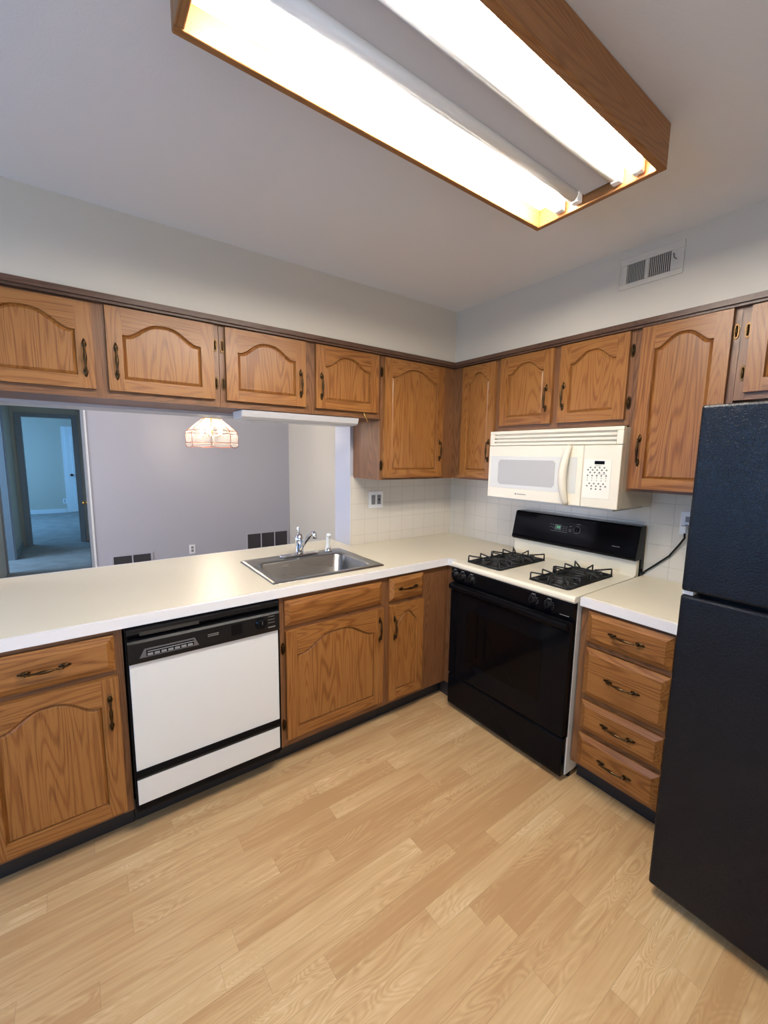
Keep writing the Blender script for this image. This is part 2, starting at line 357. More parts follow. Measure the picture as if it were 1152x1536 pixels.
# ------------------------------------------------------------------ cabinet hardware and fronts
def pull_mesh():
    L = .146; mb = MB(); pts = []; rad = []
    for i in range(25):
        t = -1+i/12; z = t*.052
        pts.append((0, -.019-.004*(1-t*t), z))
        a = abs(t); r = .0032+.0034*math.exp(-(a/.38)**2)
        if .70 < a < .80: r = .0052
        if a > .93: r = .0048
        rad.append(r)
    mb.tube(pts, rad, 10)
    for s in (-1, 1):
        mb.tube([(0, 0, s*.050), (0, -.012, s*.050), (0, -.021, s*.050)], [.0055, .0038, .0045], 10)
        mb.tube([(0, -.003, s*.038), (0, -.0035, s*.050), (0, -.003, s*.062), (0, -.0025, s*.073)], [.004, .0085, .0065, .002], 10, flat=.45)
    return mb.mesh('pull', [M['bronze']])
PULL = pull_mesh()
def hinge_mesh():
    mb = MB(); n = 20
    poly = [(.0095*math.cos(2*PI*k/n), .030*math.sin(2*PI*k/n)*1.0) for k in range(n)]
    mb.prism(poly, 'y', -.003, 0)
    mb.tube([(0, -.004, -.020), (0, -.005, 0), (0, -.004, .020)], [.003, .0045, .003], 8)
    return mb.mesh('hinge', [M['bronze']])
HINGE = hinge_mesh()
def arch_loop(w, h, sw, br, tr, rise, d, n=28):
    x0, x1, z0, zs = sw+d, w-sw-d, br+d, h-tr-d
    pts = [(x0, z0), (x1, z0)]; xm = (x0+x1)/2; hw = (x1-x0)/2
    for i in range(n+1):
        t = 1-2*i/n; q = min(1, abs(t)/.93)
        pts.append((xm+t*hw, zs+rise*.5*(1+math.cos(PI*q**1.35))))
    return pts
def make_door(parent, x, z, w, h, handle=None, hinges=None, hz=None, y=0.0, rise=None, scale=1.0, stile=.055):
    """cathedral-arch door: local face at y-.02, handle 'l'/'r', hinge side 'l'/'r'"""
    t = .020; br = .048; n = 28
    rise = rise if rise is not None else min(.060, w*.16)
    tr = .046+rise
    lp = arch_loop(w, h, stile, br, tr, rise, 0, n); li = arch_loop(w, h, stile, br, tr, rise, .013, n)
    mb = MB(); V = lambda p, yy: (p[0], yy, p[1])
    f, g, e = -t, -t+.005, 0
    xs0, xs1 = stile, w-stile
    mb.add([(0,f,0),(xs0,f,0),(xs0,f,h),(0,f,h)], [(0,1,2,3)], 0)
    mb.add([(xs1,f,0),(w,f,0),(w,f,h),(xs1,f,h)], [(0,1,2,3)], 0)
    mb.add([(xs0,f,0),(xs1,f,0),(xs1,f,br),(xs0,f,br)], [(0,1,2,3)], 1)
    arch = lp[2:]
    for i in range(n):
        a, b = arch[i], arch[i+1]
        mb.add([V(b,f), V(a,f), (a[0],f,h), (b[0],f,h)], [(0,1,2,3)], 1)
    m_ = len(lp)
    lg_ = arch_loop(w, h, stile, br, tr, rise, .004, n); gg = f+.0115
    for i in range(m_):
        j = (i+1) % m_; mi = 0 if i in (1, m_-1) else 1
        mb.add([V(lp[i],f), V(lp[j],f), V(lg_[j],gg), V(lg_[i],gg)], [(3,2,1,0)], mi)
    for a, b, mi in (((0,0),(w,0),1), ((w,0),(w,h),0), ((w,h),(0,h),1), ((0,h),(0,0),0)):
        mb.add([(a[0],e,a[1]),(b[0],e,b[1]),(b[0],f,b[1]),(a[0],f,a[1])], [(0,1,2,3)], mi)
    mb.add([(0,e,0),(w,e,0),(w,e,h),(0,e,h)], [(3,2,1,0)], 0)
    d = mb.build('door', [OAK['z'], OAK['x']], parent, loc=(x, y-.001, z))
    pm = MB().add([V(p, g) for p in li], [tuple(range(len(li)))], 0)
    for i in range(m_):
        j = (i+1) % m_; pm.add([V(lg_[i],gg), V(lg_[j],gg), V(li[j],g), V(li[i],g)], [(3,2,1,0)], 0)
    pm.add([(p[0], gg+.002, p[1]) for p in lg_], [tuple(range(len(lg_)))[::-1]], 0)
    pm.build('panel', OAK['z'], d)
    if handle:
        hx = .030 if handle == 'l' else w-.030
        link('handle', PULL, d, loc=(hx, -t, hz if hz is not None else .11))
    if hinges:
        hx = -.0105 if hinges == 'l' else w+.0105
        for q in (.075, h-.085):
            link('hinge', HINGE, d, loc=(hx, -.0005, q))
    return d
def make_drawer(parent, x, z, w, h, handle=True, y=0.0, name='drawer'):
    t, c, k = .022, .024, .010
    o = [(0,0),(w,0),(w,h),(0,h)]; i = [(c,c),(w-c,c),(w-c,h-c),(c,h-c)]
    mb = MB(); vs = [(p[0],0,p[1]) for p in o]+[(p[0],-k,p[1]) for p in o]+[(p[0],-t,p[1]) for p in i]
    fs = [(3,2,1,0),(8,9,10,11)]+[(a,(a+1)%4,4+(a+1)%4,4+a) for a in range(4)]+[(4+a,4+(a+1)%4,8+(a+1)%4,8+a) for a in range(4)]
    mb.add(vs, fs)
    d = mb.build(name, OAK['x'], parent, loc=(x, y-.001, z))
    if handle: link('handle', PULL, d, loc=(w/2, -t, h/2), rot=(0, PI/2, 0))
    return d
def make_case(root, w, z0, z1, depth, stiles, rails, base=False, seam=None, open_side=()):
    """box behind a face frame whose front is the local plane y=0"""
    th = .016; mb = MB()
    mb.box(0, th, .019, depth, z0, z1).box(w-th, w, .019, depth, z0, z1).box(th, w-th, depth-.008, depth, z0, z1).box(th, w-th, .019, depth-.008, z0, z0+th)
    if not base: mb.box(th, w-th, .019, depth-.008, z1-th, z1)
    mb.build('case', FOAK['z'], root)
    fr = MB()
    for a, b in stiles: fr.box(a, b, 0, .019, z0, z1, 0)
    st = sorted(stiles)
    for (a, b), (c, d) in zip(st, st[1:]):
        for p, q in rails: fr.box(b, c, .0004, .019, p, q, 1)
    fr.build('face_frame', [FOAK['z'], FOAK['x']], root)

YU = -.305; RB = 0; RR = -PI/2
CG = 'oak wall cabinets'; BG = 'oak base cabinets'
# ---- wall cabinets over the pass-through
PB = 1.740; UT = 2.138
r = thing('wall_cabinet', 'two-door oak wall cabinet at the far left, above the open counter left of the dishwasher', 'cabinet', (-2.765, YU, 0), RB, CG)
make_case(r, .918, PB, UT, .304, [(0,.035),(.435,.480),(.883,.918)], [(PB,1.785),(2.085,UT)])
make_door(r, .020, 1.772, .415, .326, 'r', 'l', .115); make_door(r, .480, 1.772, .412, .330, 'l', 'r', .115)
r = thing('wall_cabinet', 'two-door oak wall cabinet directly over the sink with the white strip light under it', 'cabinet', (-1.845, YU, 0), RB, CG)
make_case(r, .918, PB, UT, .304, [(0,.035),(.430,.490),(.883,.918)], [(PB,1.785),(2.085,UT)])
make_door(r, .025, 1.772, .405, .330, 'r', 'l', .115); make_door(r, .490, 1.772, .405, .330, 'l', None, .115)
# ---- tall corner cabinets
UB = 1.374
r = thing('wall_cabinet', 'tall single-door oak corner cabinet on the sink wall, right of the pass-through', 'cabinet', (-.922, YU, 0), RB, CG)
make_case(r, .922, UB, UT, .304, [(0,.035),(.49,.617),(.887,.922)], [(UB,1.41),(2.085,UT)])
make_door(r, .019, 1.388, .484, .712, 'r', 'l', .175)
r = thing('wall_cabinet', 'narrow tall oak wall cabinet between the corner and the white microwave', 'cabinet', (YU, -.306, 0), RR, CG)
make_case(r, .383, UB, UT, .304, [(0,.105),(.348,.383)], [(UB,1.41),(2.085,UT)])
make_door(r, .092, 1.388, .270, .712, 'r', None, .175, stile=.048, rise=.055)
r = thing('wall_cabinet', 'short two-door oak wall cabinet directly above the white microwave', 'cabinet', (YU, -.690, 0), RR, CG)
make_case(r, .764, 1.682, UT, .304, [(0,.035),(.352,.420),(.729,.764)], [(1.682,1.73),(2.085,UT)])
make_door(r, .017, 1.710, .346, .394, 'r', None, .135); make_door(r, .404, 1.710, .342, .394, 'l', 'r', .135)
r = thing('wall_cabinet', 'tall single-door oak wall cabinet between microwave and black refrigerator', 'cabinet', (YU, -1.455, 0), RR, CG)
make_case(r, .380, UB, UT, .304, [(0,.045),(.340,.380)], [(UB,1.41),(2.085,UT)])
make_door(r, .032, 1.388, .325, .718, 'l', 'r', .175)
r = thing('wall_cabinet', 'oak wall cabinet above the black refrigerator, cut off by the right picture edge', 'cabinet', (YU, -1.836, 0), RR, CG)
make_case(r, .90, 1.758, UT, .304, [(0,.035),(.42,.48),(.865,.90)], [(1.758,1.80),(2.085,UT)])
make_door(r, .032, 1.785, .405, .318, 'r', 'l', .115); make_door(r, .463, 1.785, .405, .318, 'l', 'r', .115)

# ---- base cabinets
YC = -.61; CZ0, CZ1 = .105, .871
def toe(root, x0, x1, y0=.065, y1=.5): MB().box(x0, x1, y0, y1, 0, CZ0).build('toe_kick', M['black_matte'], root)
r = thing('base_cabinet', 'oak base cabinet with one drawer over an arched door, left of the dishwasher', 'cabinet', (-2.770, YC, 0), RB, BG)
make_case(r, .450, CZ0, CZ1, .606, [(0,.035),(.418,.450)], [(CZ0,.145),(.69,.722),(.835,CZ1)], True); toe(r, 0, .45)
make_drawer(r, .018, .713, .405, .137); make_door(r, .018, .130, .409, .560, 'r', 'l', .425)
r = thing('base_cabinet', 'oak sink base cabinet with a plain false drawer front over one wide door', 'cabinet', (-1.706, YC, 0), RB, BG)
make_case(r, .614, CZ0, CZ1, .606, [(0,.035),(.574,.614)], [(CZ0,.155),(.69,.728),(.835,CZ1)], True); toe(r, 0, .614)
make_drawer(r, .028, .722, .560, .125, False, name='drawer_front'); make_door(r, .030, .147, .567, .549, 'r', 'l', .435, rise=.075)
r = thing('base_cabinet', 'narrow oak base cabinet with small drawer and door, in the corner left of the range', 'cabinet', (-1.091, YC, 0), RB, BG)
make_case(r, .480, CZ0, CZ1, .606, [(0,.03),(.262,.480)], [(CZ0,.145),(.69,.728),(.84,CZ1)], True); toe(r, 0, .50)
make_drawer(r, .024, .722, .247, .132); make_door(r, .024, .135, .247, .562, 'l', None, .43, rise=.055, stile=.046)
MB().box(.4805, .4995, -.082, .019, CZ0, CZ1).build('filler_strip', FOAK['z'], r)
MB().box(.50, .515, -.082, .06, 0, CZ0).build('toe_kick', M['black_matte'], r)
r = thing('drawer_cabinet', 'oak base cabinet of four stacked drawers between the range and the refrigerator', 'cabinet', (YC, -1.466, 0), RR, BG)
make_case(r, .392, CZ0, CZ1, .606, [(0,.04),(.362,.392)], [(CZ0,.13),(.275,.30),(.438,.464),(.69,.718),(.85,CZ1)], True); toe(r, 0, .392)
for z0, h in ((.716,.140), (.466,.222), (.300,.137), (.117,.158)): make_drawer(r, .034, z0, .335, h)

# ------------------------------------------------------------------ worktops
t = thing('countertop', 'long cream laminate countertop with white edge running under the pass-through to the corner', 'countertop', (-1.4, -.3, .871))
ox, oy, oz = -1.4, -.3, .871
SX0, SX1, SY0, SY1 = -1.675, -1.083, -.530, -.075
def rects(lst, z0, z1):
    mb = MB()
    for x0, x1, y0, y1 in lst: mb.box(x0-ox, x1-ox, y0-oy, y1-oy, z0-oz, z1-oz)
    return mb
rects([(-2.80,SX0,-.614,.24),(SX0,SX1,-.614,SY0),(SX0,SX1,SY1,.24),(SX1,-.947,-.614,.24),(-.947,-.007,-.614,-.007),(-.614,-.007,-.692,-.614)], .8715, .912).build('top', M['laminate'], t)
rects([(-2.80,-.614,-.634,-.6142),(-.634,-.6142,-.692,-.634),(-2.80,-.947,.2402,.26)], .8715, .9105).build('edge_band', M['edge'], t)
t = thing('countertop', 'short cream laminate countertop over the four drawers, right of the range', 'countertop', (-.3, -1.66, .871))
ox, oy, oz = -.3, -1.66, .871
rects([(-.614,-.007,-1.872,-1.464)], .8715, .912).build('top', M['laminate'], t)
rects([(-.634,-.6142,-1.872,-1.464)], .8715, .9105).build('edge_band', M['edge'], t)

# ------------------------------------------------------------------ sink, faucet, sprayer
t = thing('sink', 'single-bowl stainless steel drop-in sink set into the cream countertop', 'sink', (-1.379, -.30, .912))
def rrect(x0, x1, y0, y1, r, n=6):
    out = []
    for cx, cy, a in ((x1-r,y1-r,0),(x0+r,y1-r,PI/2),(x0+r,y0+r,PI),(x1-r,y0+r,1.5*PI)):
        for k in range(n+1): q = a+PI/2*k/n; out.append((cx+r*math.cos(q), cy+r*math.sin(q)))
    return out
loops = [(rrect(-.325,.325,-.258,.258,.012),.0005),(rrect(-.321,.321,-.254,.254,.014),.006),(rrect(-.300,.300,-.234,.236,.02),.005),
         (rrect(-.278,.278,-.212,.150,.055),.003),(rrect(-.270,.270,-.204,.142,.055),-.008),(rrect(-.258,.258,-.190,.128,.055),-.145),(rrect(-.235,.235,-.168,.106,.05),-.168),(rrect(-.03,.03,-.06,.0,.029),-.172)]
mb = MB(); n = len(loops[0][0]); vs = [(p[0],p[1],z) for lp, z in loops for p in lp]
mb.add(vs, [(i*n+k, i*n+(k+1)%n, (i+1)*n+(k+1)%n, (i+1)*n+k) for i in range(len(loops)-1) for k in range(n)], 0, True)
mb.build('basin', M['steel'], t)
MB().disc((0,-.03,-.176), (0,0,1), [(.036,0),(.04,.004),(.034,.006),(.020,.003)], 20).build('drain', M['chrome'], t)
t = thing('faucet', 'chrome single-lever kitchen faucet standing at the back of the steel sink', 'faucet', (-1.362, -.100, .918))
MB().prism(rrect(-.125,.125,-.026,.026,.025), 'z', 0, .012).build('base_plate', M['chrome'], t, bevel=.004)
MB().disc((0,0,.012), (0,0,1), [(.027,0),(.025,.02),(.024,.075),(.026,.078),(.026,.098),(.020,.105),(.018,.118),(.006,.124)], 20).build('body', M['chrome'], t)
pts = [(0,-.012,.045),(.002,-.06,.085),(.004,-.125,.135),(.005,-.165,.163),(.005,-.185,.168),(.005,-.196,.160),(.005,-.198,.135)]
MB().tube(pts, [.015,.013,.012,.0115,.0115,.0115,.012], 14).build('spout', M['chrome'], t)
MB().tube([(0,0,.118),(-.002,.004,.150),(-.004,.006,.168),(-.004,.006,.178)], [.009,.0065,.008,.004], 10).build('lever', M['chrome'], t)
t = thing('sink_sprayer', 'white side sprayer in a chrome holder at the back right of the sink', 'sprayer', (-1.160, -.090, .918))
MB().disc((0,0,0), (0,0,1), [(.024,0),(.024,.006),(.017,.012),(.016,.016)], 18).build('holder', M['chrome'], t)
MB().disc((0,0,.0162), (0,0,1), [(.016,0),(.018,.006),(.015,.016),(.012,.03),(.014,.075),(.013,.085)], 16).build('handle', M['white'], t)
MB().disc((0,-.004,.0855), (0,-.25,1), [(.006,0),(.013,.006),(.0165,.016),(.013,.027),(.005,.032)], 16).build('spray_head', M['white'], t)

# ------------------------------------------------------------------ dishwasher
t = thing('dishwasher', 'built-in dishwasher with white door and black control panel, between two oak base cabinets', 'dishwasher', (-2.3165, -.64, 0))
w = .6065
MB().box(.004, w-.004, .02, .60, .09, .868).build('tub', M['black_plastic'], t)
MB().box(.002, .011, -.002, .02, .12, .868).box(w-.011, w-.002, -.002, .02, .12, .868).box(.011, w-.011, -.002, .02, .115, .138).build('trim_frame', M['black'], t)
MB().box(.011, w-.011, -.006, .0195, .287, .730).build('door_panel', M['white'], t, bevel=.002)
MB().prism([(-.004,.247),(-.012,.262),(-.010,.286),(.019,.286),(.019,.247)], 'x', .011, w-.011).build('divider_strip', M['black'], t)
MB().box(.011, w-.011, -.005, .0195, .139, .246).build('lower_panel', M['white'], t, bevel=.002)
cp = MB().prism([(-.016,.731),(-.020,.742),(-.020,.812),(-.012,.820),(.010,.826),(.019,.826),(.019,.731)], 'x', .008, w-.008)
cp.prism([(.010,.826),(-.014,.846),(-.014,.864),(.019,.864),(.019,.826)], 'x', .008, w-.008).build('control_panel', M['black_plastic'], t)
cpo = t.children[-1]
MB().prism([(.045,.752),(.255,.752),(.240,.786),(.062,.786)], 'y', -.0215, -.019).build('button_bezel', M['vent_grey'], cpo)
bt = MB().box(.068, .236, -.0225, -.0205, .757, .780, 0)
bt.build('button_recess', M['black'], cpo)
for k in range(7): MB().box(.072+k*.0235, .090+k*.0235, -.0255, -.0222, .759, .767).build('push_button', M['pale_print'], cpo)
MB().box(.072, .235, -.0235, -.0222, .772, .775).build('button_legend', M['pale_print'], cpo)
MB().box(.290, .333, -.0206, -.0195, .783, .786).box(.290, .333, -.0206, -.0195, .776, .779).build('panel_legend', M['grey_print'], cpo)
MB().box(.385, .430, -.0212, -.019, .756, .803).build('latch_plate', M['black'], cpo, bevel=.003)
kn = MB().disc((.512,-.0195,.781), (0,-1,0), [(.026,0),(.025,.004),(.021,.006),(.020,.016),(.018,.017)], 22)
kn.box(.5085, .5155, -.041, -.034, .763, .799).build('dial_knob', M['black'], cpo)
MB().box(.5112, .5128, -.0415, -.0405, .783, .798).build('dial_pointer', M['pale_print'], cpo)
lg = MB()
for z in (.803, .789, .775): lg.box(.545, .575, -.0206, -.0195, z, z+.002)
lg.box(.545, .578, -.0206, -.0195, .752, .758).build('dial_legend', M['grey_print'], cpo)
MB().box(.05, .26, -.0145, -.0105, .838, .852).build('handle_recess', M['dark'], t)
MB().box(0, w, .096, .13, 0, .10).build('toe_kick', M['black_matte'], t)

# ------------------------------------------------------------------ gas range (local x to the right, y into the wall)
t = thing('gas_range', 'black and bisque freestanding gas range standing under the white microwave', 'range', (-.655, -.6975, 0), RR)
w = .7610
MB().box(.001, w-.001, .02, .60, .03, .886).build('side_panels', M['white'], t)
MB().box(.003, w-.003, .008, .0198, .226, .80).build('front_frame', M['black'], t)
ct = MB().prism([(-.012,.882),(-.018,.892),(-.018,.904),(-.010,.914),(.548,.914),(.566,.925),(.568,.9975),(.60,.9975),(.60,.882)], 'x', 0, w)
ct.build('cooktop', M['bisque'], t, bevel=.004)
MB().prism([(-.004,.800),(-.014,.875),(-.010,.8815),(.0195,.8815),(.0195,.800)], 'x', .003, w-.003).build('control_panel', M['black'], t)
cpo = t.children[-1]
for x in (.030, .088, .155, .552, .636):
    k = MB().disc((x,-.0095,.842), (0,-1,.13), [(.021,0),(.021,.004),(.0165,.006),(.0155,.020),(.013,.022)], 20)
    k.box(x-.003, x+.003, -.040, -.030, .828, .858)
    ko = k.build('knob', M['black_plastic'], cpo)
    d = MB()
    for q in range(11):
        a = math.radians(-50+q*28); cx, cz = x+.0245*math.cos(a), .842+.0245*math.sin(a)
        yy = -.0098-(cz-.842)*.133
        d.box(cx-.0012, cx+.0012, yy-.0012, yy, cz-.0012, cz+.0012)
    d.box(x-.008, x+.012, -.0145, -.0125, .870, .873); d.build('dial_marks', M['pale_print'], ko)
MB().box(.69, .735, -.0075, -.0055, .812, .815).build('panel_legend', M['grey_print'], cpo)
d = MB().box(.006, w-.006, -.020, .0075, .232, .793).build('oven_door', M['black'], t, bevel=.005)
MB().box(.14, w-.14, -.0212, -.0195, .35, .66).build('oven_window', plain('dark oven glass', (.004,.003,.003,1), .05, Specular_IOR_Level=.08), d, bevel=.0015)
MB().prism([(-.020,.742),(-.046,.765),(-.048,.782),(-.040,.790),(-.020,.790)], 'x', .012, w-.012).build('door_handle', M['black'], d, bevel=.004)
MB().prism([(-.012,.030),(-.016,.045),(-.016,.212),(-.008,.224),(.0195,.224),(.0195,.030)], 'x', .006, w-.006).build('storage_drawer', M['black'], t, bevel=.003)
MB().box(.03, w-.03, .07, .10, 0, .0295).build('kick_plate', M['black_matte'], t)
ft = [MB().disc((x,.07,0), (0,0,1), [(.016,0),(.016,.02),(.010,.022),(.010,.032)], 12).build('foot', M['black_plastic'], t) for x in (.02, w-.02)]
# backguard
bg = MB().prism([(.545,.998),(.530,1.012),(.537,1.03),(.568,1.172),(.575,1.18),(.636,1.18),(.636,.90),(.602,.90),(.602,.998)], 'x', .0, w+.004)
bgo = bg.build('backguard', M['black'], t, bevel=.006)
def bgp(x0, x1, z0, z1, out=.0012):
    yb = lambda z: .537+(z-1.03)/(1.172-1.03)*.031
    return MB().add([(x0,yb(z0)-out,z0),(x1,yb(z0)-out,z0),(x1,yb(z1)-out,z1),(x0,yb(z1)-out,z1),(x0,yb(z0)+.001,z0),(x1,yb(z0)+.001,z0),(x1,yb(z1)+.001,z1),(x0,yb(z1)+.001,z1)],
        [(0,1,2,3),(7,6,5,4),(0,4,5,1),(1,5,6,2),(2,6,7,3),(3,7,4,0)])
bgp(.292, .335, 1.097, 1.128, .001).build('clock_display', plain('green black display', (.004,.02,.008,1), .1), bgo)
cl = MB(); zz = 1.107; yb = .537+(1.112-1.03)/(.142)*.031-.0018
def seg7(x, pat):
    W7, H7, th = .0055, .011, .0013
    S7 = {'a':(0,W7,H7-th,H7),'b':(W7-th,W7,H7/2,H7),'c':(W7-th,W7,0,H7/2),'d':(0,W7,0,th),'e':(0,th,0,H7/2),'f':(0,th,H7/2,H7),'g':(0,W7,H7/2-th/2,H7/2+th/2)}
    for c_ in pat: a,b,c2,d2 = S7[c_]; cl.box(x+a, x+b, yb-.0006+c2*.2, yb+c2*.2, zz+c2, zz+d2)
for x, pat in ((.304,'bc'), (.313,'abged'), (.322,'afgcd')): seg7(x, pat)
cl.build('clock_digits', M['clock'], bgo)
def addm(o): o.build('key_legend', M['grey_print'], bgo)
for x, z in ((.262,1.124),(.276,1.122),(.262,1.108),(.276,1.106)): addm(bgp(x, x+.008, z, z+.003))
for x in (.345,.362):
    for z in (1.119,1.109,1.098): addm(bgp(x, x+.010, z, z+.0025))
for x, z in ((.385,1.126),(.384,1.107),(.384,1.098)): addm(bgp(x, x+.014, z, z+.003))
bgp(.270, .375, 1.088, 1.0900).build('underline', M['grey_print'], bgo); bgp(.425,.450,1.143,1.146).build('dial_legend', M['grey_print'], bgo); bgp(.640,.680,1.058,1.061).build('brand_mark', M['grey_print'], bgo)
kx, kz = .432, 1.112; ky = .537+(kz-1.03)/.142*.031
MB().disc((kx,ky,kz), (0,-1,.22), [(.0215,-.001),(.0215,.0015),(.0185,.0018)], 28).build('dial_ring', M['grey_print'], bgo)
MB().disc((kx,ky,kz), (0,-1,.22), [(.0182,0),(.017,.016),(.014,.018)], 24).box(kx-.003, kx+.003, ky-.026, ky-.016, kz-.010, kz+.016).build('oven_dial', M['black_plastic'], bgo)
# burners: two pans, each with two burners and one double grate
for gx0, gx1 in ((.058, .300), (.474, .695)):
    gy0, gy1 = .045, .478; z0 = .9146; gw = gx1-gx0; gm = (gx0+gx1)/2
    pan = MB().prism(rrect(gx0, gx1, gy0, gy1, .018), 'z', z0, z0+.003).build('burner_pan', M['iron'], t, bevel=.0015)
    for cy in (gy0+.112, gy1-.112):
        MB().disc((gm,cy,z0+.003), (0,0,1), [(.062,0),(.060,.003),(.036,.003),(.034,.012),(.027,.013)], 24).build('burner_bowl', M['iron'], pan)
        MB().disc((gm,cy,z0+.0162), (0,0,1), [(.030,0),(.031,.004),(.026,.008),(.005,.009)], 22).build('burner_cap', M['iron'], pan)
    g = MB(); zb, zt, b_ = z0+.004, z0+.030, .0035
    def bar(p, q, r=b_): g.tube([p, q], r, 6)
    ring_ = [(gx0+.010,gy0+.010),(gx1-.010,gy0+.010),(gx1-.010,gy1-.010),(gx0+.010,gy1-.010)]
    for i in range(4):
        a, b2 = ring_[i], ring_[(i+1)%4]; bar((*a,zb+.002), (*b2,zb+.002))
    ym = (gy0+gy1)/2; bar((gx0+.010,ym,zt), (gx1-.010,ym,zt)); bar((gx0+.010,ym,zb), (gx0+.010,ym,zt)); bar((gx1-.010,ym,zb), (gx1-.010,ym,zt))
    def fin(px, py, dx, dy, L, hgt=.033):
        q = lambda a, z: (px+dx*a, py+dy*a, z)
        P4 = [q(0,zb), q(0,zb+hgt), q(L,zb+hgt-.010), q(L*.85,zb+.004)]
        for i in range(4): bar(P4[i], P4[(i+1)%4], .0043)
    e0, e1 = gx0+.010, gx1-.010; f0, f1 = gy0+.010, gy1-.010
    for cy in (gy0+.112, gy1-.112):
        fin(e0, cy, 1, 0, .075); fin(e1, cy, -1, 0, .075)
    for px, sx in ((e0, 1), (e1, -1)):
        fin(px, f0, sx*.707, .707, .085); fin(px, f1, sx*.707, -.707, .085)
        fin(px, ym-.004, sx*.707, -.707, .085); fin(px, ym+.004, sx*.707, .707, .085)
    fin(gm, f0, 0, 1, .055); fin(gm, f1, 0, -1, .055)
    g.build('burner_grate', M['iron'], pan)

# ------------------------------------------------------------------ microwave
t = thing('microwave', 'white over-the-range microwave with curved door handle, mounted above the gas range', 'microwave', (-.375, -.694, 1.285), RR)
w, h = .774, .390
MB().box(.001, w-.001, .03, .368, .004, h-.004).build('body', M['bisque_plastic'], t, bevel=.004)
MB().box(.03, w-.03, .02, .34, -.012, .003).build('bottom_plate', plain('pale grey enamel', lin(190,190,186), .4), t)
gr = MB().box(0, w, .018, .0295, h-.083, h)
for z0, z1 in ((h-.083,h-.068),(h-.062,h-.048),(h-.041,h-.027),(h-.018,h)): gr.box(.03 if z1 < h else 0, w-.03 if z1 < h else w, 0, .018, z0, z1)
gr.box(0, .03, 0, .018, h-.083, h-.018).box(w-.03, w, 0, .018, h-.083, h-.018)
gr.build('vent_grille', M['bisque_plastic'], t, bevel=.003)
DX = .593
d = MB().box(0, DX-.001, -.004, .0295, 0, h-.086).build('door', M['bisque_plastic'], t, bevel=.004)
MB().box(.018, DX-.03, -.0058, -.003, .060, .245).build('window_surround', plain('grey white glass frame', lin(214,214,208), .35, Specular_IOR_Level=.3), d, bevel=.001)
def oct_(x0, x1, z0, z1, c): return [(x0+c,z0),(x1-c,z0),(x1,z0+c),(x1,z1-c),(x1-c,z1),(x0+c,z1),(x0,z1-c),(x0,z0+c)]
MB().prism(oct_(.075, .445, .082, .225, .014), 'y', -.0068, -.005).build('window', M['window_film'], d)
hp = [(.522-.010*math.sin(PI*i/16), -.010-.036*math.sin(PI*i/16)**.7, .004+i*.0185) for i in range(17)]
MB().tube(hp, [.014+.006*math.sin(PI*i/16) for i in range(17)], 14).build('handle', M['bisque_plastic'], d)
lg = MB().disc((.205,-.0042,.031), (0,-1,0), [(.0045,-.001),(.0045,.0008)], 12)
for k in range(9): lg.box(.214+k*.0068, .2185+k*.0068, -.0050, -.0035, .0285, .0335)
lg.build('brand_mark', M['grey_print'], d)
c_ = MB().box(DX+.001, w, -.004, .0295, 0, h-.086).build('control_panel', M['bisque_plastic'], t, bevel=.004)
MB().box(DX+.008, w-.040, -.0055, -.003, .045, .235).build('key_pad', plain('cream key membrane', lin(240,235,220), .3), c_, bevel=.001)
MB().box(DX+.060, DX+.108, -.0066, -.005, .212, .228).build('display', M['black'], c_)
X0 = DX+.030
rows = [(.196,(.5,1.5,2.5,3.5)),(.184,(0,1,2,3,4)),(.172,(.5,1.5,2.5,3.5)),(.157,(0,1,2,3,4)),(.118,(.5,1.5,2.5,3.5)),(.106,(0,1,2,3,4)),(.092,(1,2,3))]
for z, xs in rows:
    for q in xs:
        MB().disc((X0+q*.0225,-.0054,z), (0,-1,0), [(.0044,-.001),(.0042,.001)], 10).build('key', M['grey_print'], c_)
tk = MB()
for z in (.143, .131):
    for q in range(5): tk.box(X0+q*.0225-.0015, X0+q*.0225+.0015, -.0062, -.005, z, z+.005)
tk.box(X0+.035, X0+.060, -.0062, -.005, .2035, .2055).box(X0+.045, X0+.090, -.0062, -.005, .1645, .166)
tk.build('key_legend', M['grey_print'], c_)

# ------------------------------------------------------------------ refrigerator
FX = -.885
t = thing('refrigerator', 'black pebble-textured top-freezer refrigerator at the right picture edge', 'refrigerator', (FX, -1.918, 0), RR)
w = .765
MB().box(.006, w-.006, .075, .82, .03, 1.672).build('cabinet', M['pebble'], t, bevel=.006)
MB().box(0, w, 0, .068, 1.114, 1.688).build('freezer_door', M['pebble'], t, bevel=.008)
MB().box(0, w, 0, .068, .050, 1.100).build('fridge_door', M['pebble'], t, bevel=.008)
MB().box(.012, w-.012, .068, .0748, .06, 1.68).build('gasket', M['black_plastic'], t)
MB().box(.02, w-.02, .10, .14, .012, .09).build('kick_grille', M['black_matte'], t)
MB().box(.001, .030, .012, .085, 1.1012, 1.1128).build('hinge', M['white'], t)
for x in (.05, w-.05): MB().disc((x,.14,0), (0,0,1), [(.02,0),(.02,.02),(.01,.03)], 12).build('foot', M['black_plastic'], t)

